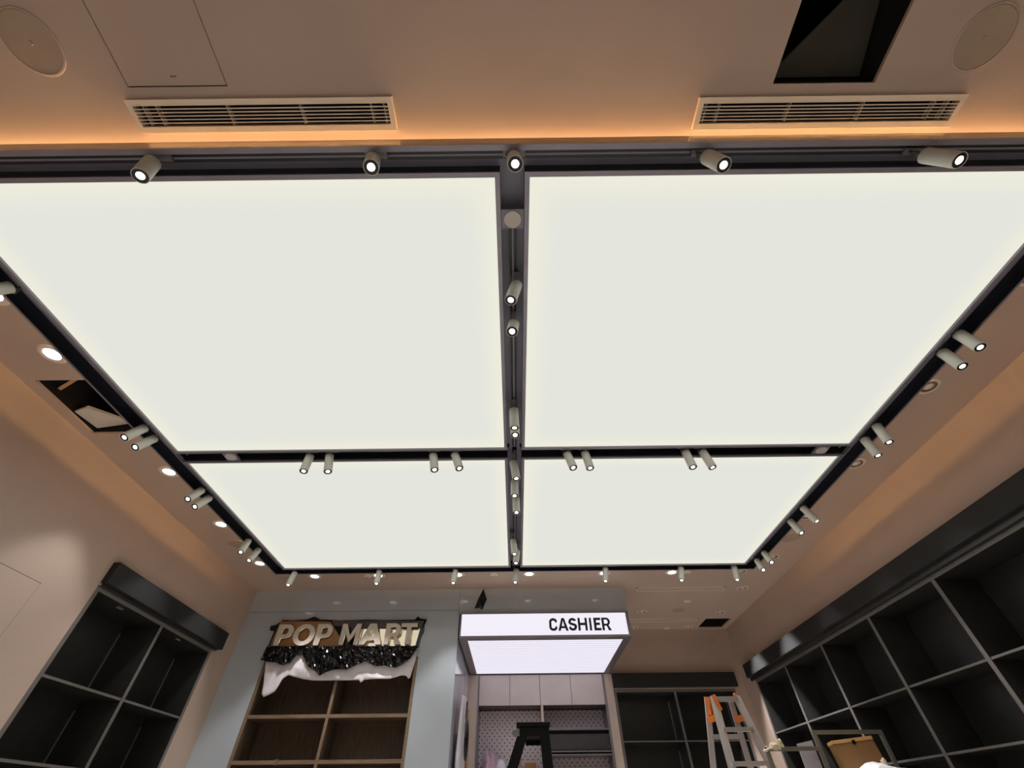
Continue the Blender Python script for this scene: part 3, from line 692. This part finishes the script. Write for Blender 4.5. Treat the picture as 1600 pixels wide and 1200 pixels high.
# things standing in the cabinet
def blob(name, m_, cen, size, seed, amp=.25, sub=3, parent=None):
    bm = bmesh.new(); bmesh.ops.create_icosphere(bm, subdivisions=sub, radius=1)
    for v in bm.verts:
        n = noise.noise(v.co*1.7+Vector((seed, 0, 0)))+.5*noise.noise(v.co*4.1+Vector((0, seed, 0)))
        c = v.co*(1+amp*n); c.z = max(c.z, -.85)
        v.co = Vector((c.x*size[0], c.y*size[1], (c.z+.85)*size[2]))
    me = bpy.data.meshes.new(name); bm.to_mesh(me); bm.free(); me.materials.append(M[m_])
    return place(name, me, parent, cen)
zs = H(.13)
t = thing('plastic_bag', 'pinkish clear plastic bag slumped in the left pegboard niche', 'bag', (-.345, YF+.17, zs))
blob('bag_body', 'pink_plastic', (0, 0, 0), (.115, .10, .29), 2.0, .22, 3, t); blob('bag_fold', 'bag_white', (.13, .02, 0), (.10, .09, .24), 5.0, .3, 3, t)
t = thing('carton', 'small brown carton in the pegboard niche behind the black ladder', 'carton', (.175, YF+.2, zs))
B(-.075, .075, -.06, .06, 0, .40).build('body', 'cardboard', t); B(-.075, -.002, -.06, .06, .4005, .404).build('flap', 'cardboard_light', t); B(.002, .075, -.06, .06, .4005, .404).build('flap', 'cardboard_light', t)
m = MB(); m.bar((.02, YF+.2, zs), (.045, YF+.24, zs+.47), .03, .012); tag(m.build('timber_offcut', 'plywood'), 'thin timber offcut leaning beside the small brown carton', 'wood offcut')

# clutter along the return wall beside the cashier
t = thing('wrapped_bundle', 'white plastic wrapped bundle standing against the grey wall beside the cashier', 'bundle', (-.60, 5.95, 0))
mb = MB(); ring = 14; rows = 26
for j in range(rows):
    z = H(1.0)*j/(rows-1); s = 1-.55*max(0, (j-rows+6)/6)
    for k in range(ring):
        a = 2*math.pi*k/ring; r = (1+.18*noise.noise(Vector((math.cos(a)*1.5, math.sin(a)*1.5, z*2.6))))*s
        mb.v.append((.045*r*math.cos(a), .30*r*math.sin(a), z))
for j in range(rows-1):
    for k in range(ring): mb.f.append((j*ring+k, j*ring+(k+1)%ring, (j+1)*ring+(k+1)%ring, (j+1)*ring+k)); mb.mi.append(0)
mb.f.append(tuple(range(ring))[::-1]); mb.f.append(tuple(range((rows-1)*ring, rows*ring))); mb.mi += [0, 0]
mb.build('wrap', 'bag_white', t, 70)
m = MB(); m.tube([(.05, -.10+.02*math.sin(k), H(.55)+k*.05) for k in range(9)], .008, 6); m.build('strap', 'cable', t, 50)
m = MB()
for k in range(2):
    pts = [(-.535+.010*k, 5.80+(.13-.015*k)*math.cos(a), H(.62)+(.17-.012*k)*math.sin(a)-.01*k) for a in [2*math.pi*i/28 for i in range(28)]]
    m.tube(pts+pts[:1], .0065, 8)
o = m.build('cable_coil', 'cable', smooth=50); tag(o, 'black cable coil hanging on the white bundle beside the cashier', 'cable')
for x, y, lab in ((-.63, 6.35, 'orange-brown timber plank leaning beside the white bundle, nearer one'), (-.625, 6.62, 'pale timber plank leaning beside the white bundle, farther one')):
    m = MB(); m.bar((x+.04, y, 0), (x, y+.03, H(1.0 if y > 6.5 else .72)), .03, .09)
    tag(m.build('timber_plank', 'plywood' if y > 6.5 else 'cardboard'), lab, 'plank')

# ------------------------------------------------------------------ ladders
al = thing('aluminium_ladder', 'silver aluminium folding ladder with orange caps near the far right shelf', 'ladder', (2.0, 5.0, 0))
TOPZ = H(.825)
def railpt(side, fr, z):
    d = TOPZ-z; sx = -1 if side == 0 else 1
    x = sx*(.110+.115*d)+(.012*d if fr else -.045-.045*d); y = (-.02-.21*d) if fr else (.03+.20*d)
    return Vector((x, y, z))
for fr in (1, 0):
    for s in (0, 1):
        m = MB(); m.bar(railpt(s, fr, .0), railpt(s, fr, TOPZ), .030, .062 if fr else .045, up=(1, 0, 0)); m.build('front_rail' if fr else 'rear_rail', 'alu', al)
        m = MB(); p = railpt(s, fr, 0); m.box((p.x-.03, p.y-.04, 0), (p.x+.03, p.y+.04, .05)); m.build('rubber_foot', 'bezel_black', al)
for k in range(9):
    z = H(.587)-k*.235
    if z > .1: a, b = railpt(0, 1, z), railpt(1, 1, z); m = MB(); m.box((a.x, a.y-.035, z-.028), (b.x, a.y+.035, z)); m.build('step', 'alu', al)
    z -= .03
    if k % 2 == 0 and z > .1: a, b = railpt(0, 0, z), railpt(1, 0, z); m = MB(); m.box((a.x, a.y-.012, z-.035), (b.x, a.y+.012, z)); m.build('rear_brace', 'alu', al)
a, b = railpt(0, 1, TOPZ), railpt(1, 1, TOPZ); B(a.x, b.x, a.y-.03, a.y+.05, TOPZ-.035, TOPZ-.003).build('top_tread', 'alu', al)
for s in (0, 1):
    p = railpt(s, 1, TOPZ); q = railpt(s, 0, TOPZ)
    if s == 0:
        m = MB(); m.bar((q.x-.005, q.y+.02, TOPZ-.13), (q.x+.012, q.y-.005, TOPZ+.005), .05, .06); m.bar((p.x+.022, p.y-.035, TOPZ-.11), (q.x+.04, p.y-.03, TOPZ+.01), .028, .03)
    else:
        m = MB(); m.box((p.x-.012, p.y-.01, TOPZ-.004), (p.x+.012, p.y+.03, TOPZ+.028))
    m.build('hinge_cap', 'orange', al)
    r = railpt(s, 0, TOPZ-.165); m = MB(); m.bar((r.x-.02, r.y-.03, r.z-.01), (r.x+.075, r.y-.06, r.z+.02), .035, .045); m.build('brace_clip', 'orange', al)

bl = thing('black_stepladder', 'black stepladder with flat top cap standing in front of the cashier cabinet', 'ladder', (.155, 5.0, 0))
TZ = H(.635)
bevelled('top_cap', (-.155, -.14, TZ-.030), (.152, .20, TZ), .006, 'fibre_black', bl)
B(-.125, .140, -.12, .18, TZ-.098, TZ-.031).build('head_block', 'fibre_black', bl)
bevelled('side_lug', (-.19, -.13, TZ-.10), (-.126, -.10, TZ-.045), .01, 'spot_grey', bl)
def leg(sx, y0, name, wd=.085):
    d = TZ-.05
    top_ = Vector((-.085 if sx < 0 else .095, y0, TZ-.05)); bot = Vector((-.075-.42*d if sx < 0 else .095+.075*d, y0+(-.10 if y0 < .03 else .10), 0))
    m = MB(); m.bar(bot, top_, wd, .035, up=(0, 1, 0)); m.build(name, 'fibre_black', bl); return top_, bot
rails = {}
for s in (-1, 1):
    for k, y0 in enumerate((-.10, .16)): rails[s, k] = leg(s, y0, 'front_rail' if s < 0 else 'rear_rail', .085 if k == 0 else .06)
for k in range(6):
    f = (TZ-.05-.26-.30*k)/(TZ-.05)
    if f < .08: continue
    a = rails[-1, 0][1].lerp(rails[-1, 0][0], f); b = rails[-1, 1][1].lerp(rails[-1, 1][0], f)
    B(a.x-.04, a.x+.04, a.y, b.y, a.z-.025, a.z).build('step', 'fibre_black', bl)
B(-.07, .095, .155, .165, TZ-.135, TZ-.099).build('spreader_plate', 'fibre_black', bl)
m = MB(); m.tube([(.08, .12, TZ-.12), (.10, .12, TZ-.25), (.14, .12, TZ-.42)], .012, 8); m.build('spreader_bar', 'spot_grey', bl, 50)

# ------------------------------------------------------------------ trolley with carton, foam board and bag
rk = thing('trolley_rack', 'grey steel trolley rack with a tall hoop in front of the right shelf', 'trolley', (2.35, 4.2, 0))
def rx(x): return x-2.35
DECK = H(.06)
def tubebar(name, p, q): m = MB(); m.bar(p, q, .024, .024, up=(0, 1, .001)); m.build(name, 'rack_steel', rk)
tubebar('hoop_top', (rx(2.272), 0, H(.466)), (rx(2.806), 0, H(.466)))
for x in (2.284, 2.794): tubebar('hoop_post', (rx(x), 0, .08), (rx(x), 0, H(.454)))
tubebar('side_rail', (rx(1.872), 0, H(.372)), (rx(2.272), 0, H(.372))); tubebar('side_post', (rx(1.884), 0, .08), (rx(1.884), 0, H(.36)))
for x in (1.884, 2.794): tubebar('front_post', (rx(x), -.5, .08), (rx(x), -.5, DECK-.02))
B(rx(1.86), rx(2.82), -.52, .06, DECK-.02, DECK).build('deck', 'rack_steel', rk)
B(rx(1.86), rx(2.82), -.52, .06, .35, .37).build('lower_deck', 'rack_steel', rk)
for x in (1.884, 2.794):
    for y in (-.5, 0):
        MB().tube([(rx(x), y-.012, .04), (rx(x), y+.012, .04)], .04, 16).build('castor', 'bezel_black', rk, 40)
t = thing('cardboard_box', 'flat brown cardboard box leaning upright inside the trolley hoop', 'box', (2.50, 4.08, DECK)); t.rotation_euler = (R(-8), 0, 0)
t.rotation_euler = (R(-7), R(0), R(4))
m = MB(); m.add([(-.165,-.03,.012),(.160,-.03,.012),(.150,-.03,.365),(-.175,-.03,.335),(-.165,.03,.012),(.160,.03,.012),(.150,.03,.365),(-.175,.03,.335)], [(0,1,2,3),(4,7,6,5),(0,4,5,1),(1,5,6,2),(2,6,7,3),(3,7,4,0)])
m.build('body', 'cardboard', t)
m = MB(); m.add([(-.177,-.034,.322),(.152,-.034,.352),(.151,-.034,.372),(-.176,-.034,.342),(-.177,.034,.322),(.152,.034,.352),(.151,.034,.372),(-.176,.034,.342)], [(0,1,2,3),(4,7,6,5),(0,4,5,1),(1,5,6,2),(2,6,7,3),(3,7,4,0)])
m.build('lid_edge', 'cardboard_light', t)
m = MB(); m.lathe([(0, -.002), (.014, -.002), (.014, .002), (0, .002)], 14); o = m.build('hand_hole', 'bezel_black', t); o.location = (-.01, -.0345, .334); o.rotation_euler = (R(90), 0, 0)
m = MB(); m.add([(2.145,4.245,0),(2.268,4.245,0),(2.275,4.25,.365),(2.150,4.25,.345),(2.145,4.258,0),(2.268,4.258,0),(2.275,4.258,.365),(2.150,4.258,.345)], [(0,1,2,3),(4,7,6,5),(0,4,5,1),(1,5,6,2),(2,6,7,3),(3,7,4,0)])
tag(m.build('foam_board', 'foam', loc=(0, 0, DECK)), 'pale lilac foam board standing behind the low rail of the trolley', 'foam board')
t = thing('white_bag', 'white plastic bag with a knotted tie heaped at the foot of the cardboard box', 'bag', (2.50, 3.93, DECK))
blob('bag_body', 'bag_white', (0, 0, 0), (.24, .11, .112), 1.3, .20, 4, t); m = blob('knot', 'glove', (.02, -.03, .185), (.018, .018, .026), 3.0, .4, 2, t)
t = thing('work_glove', 'cream cloth work glove hung over the end of the low trolley rail', 'glove', (1.93, 4.2, H(.372)))
blob('palm', 'glove', (.02, 0, -.012), (.045, .024, .026), 4.2, .3, 3, t); m = blob('cuff', 'glove', (.066, 0, .002), (.022, .022, .030), 6.6, .4, 3, t)
m = MB()
for k in range(4): m.tube([(-.01, -.018+.012*k, .004), (-.04, -.018+.012*k, .0+.004*k), (-.062-.004*(k % 2), -.018+.012*k, -.012)], .0075, 7)
m.build('finger', 'glove', t, 60)
bpy.context.view_layer.update()
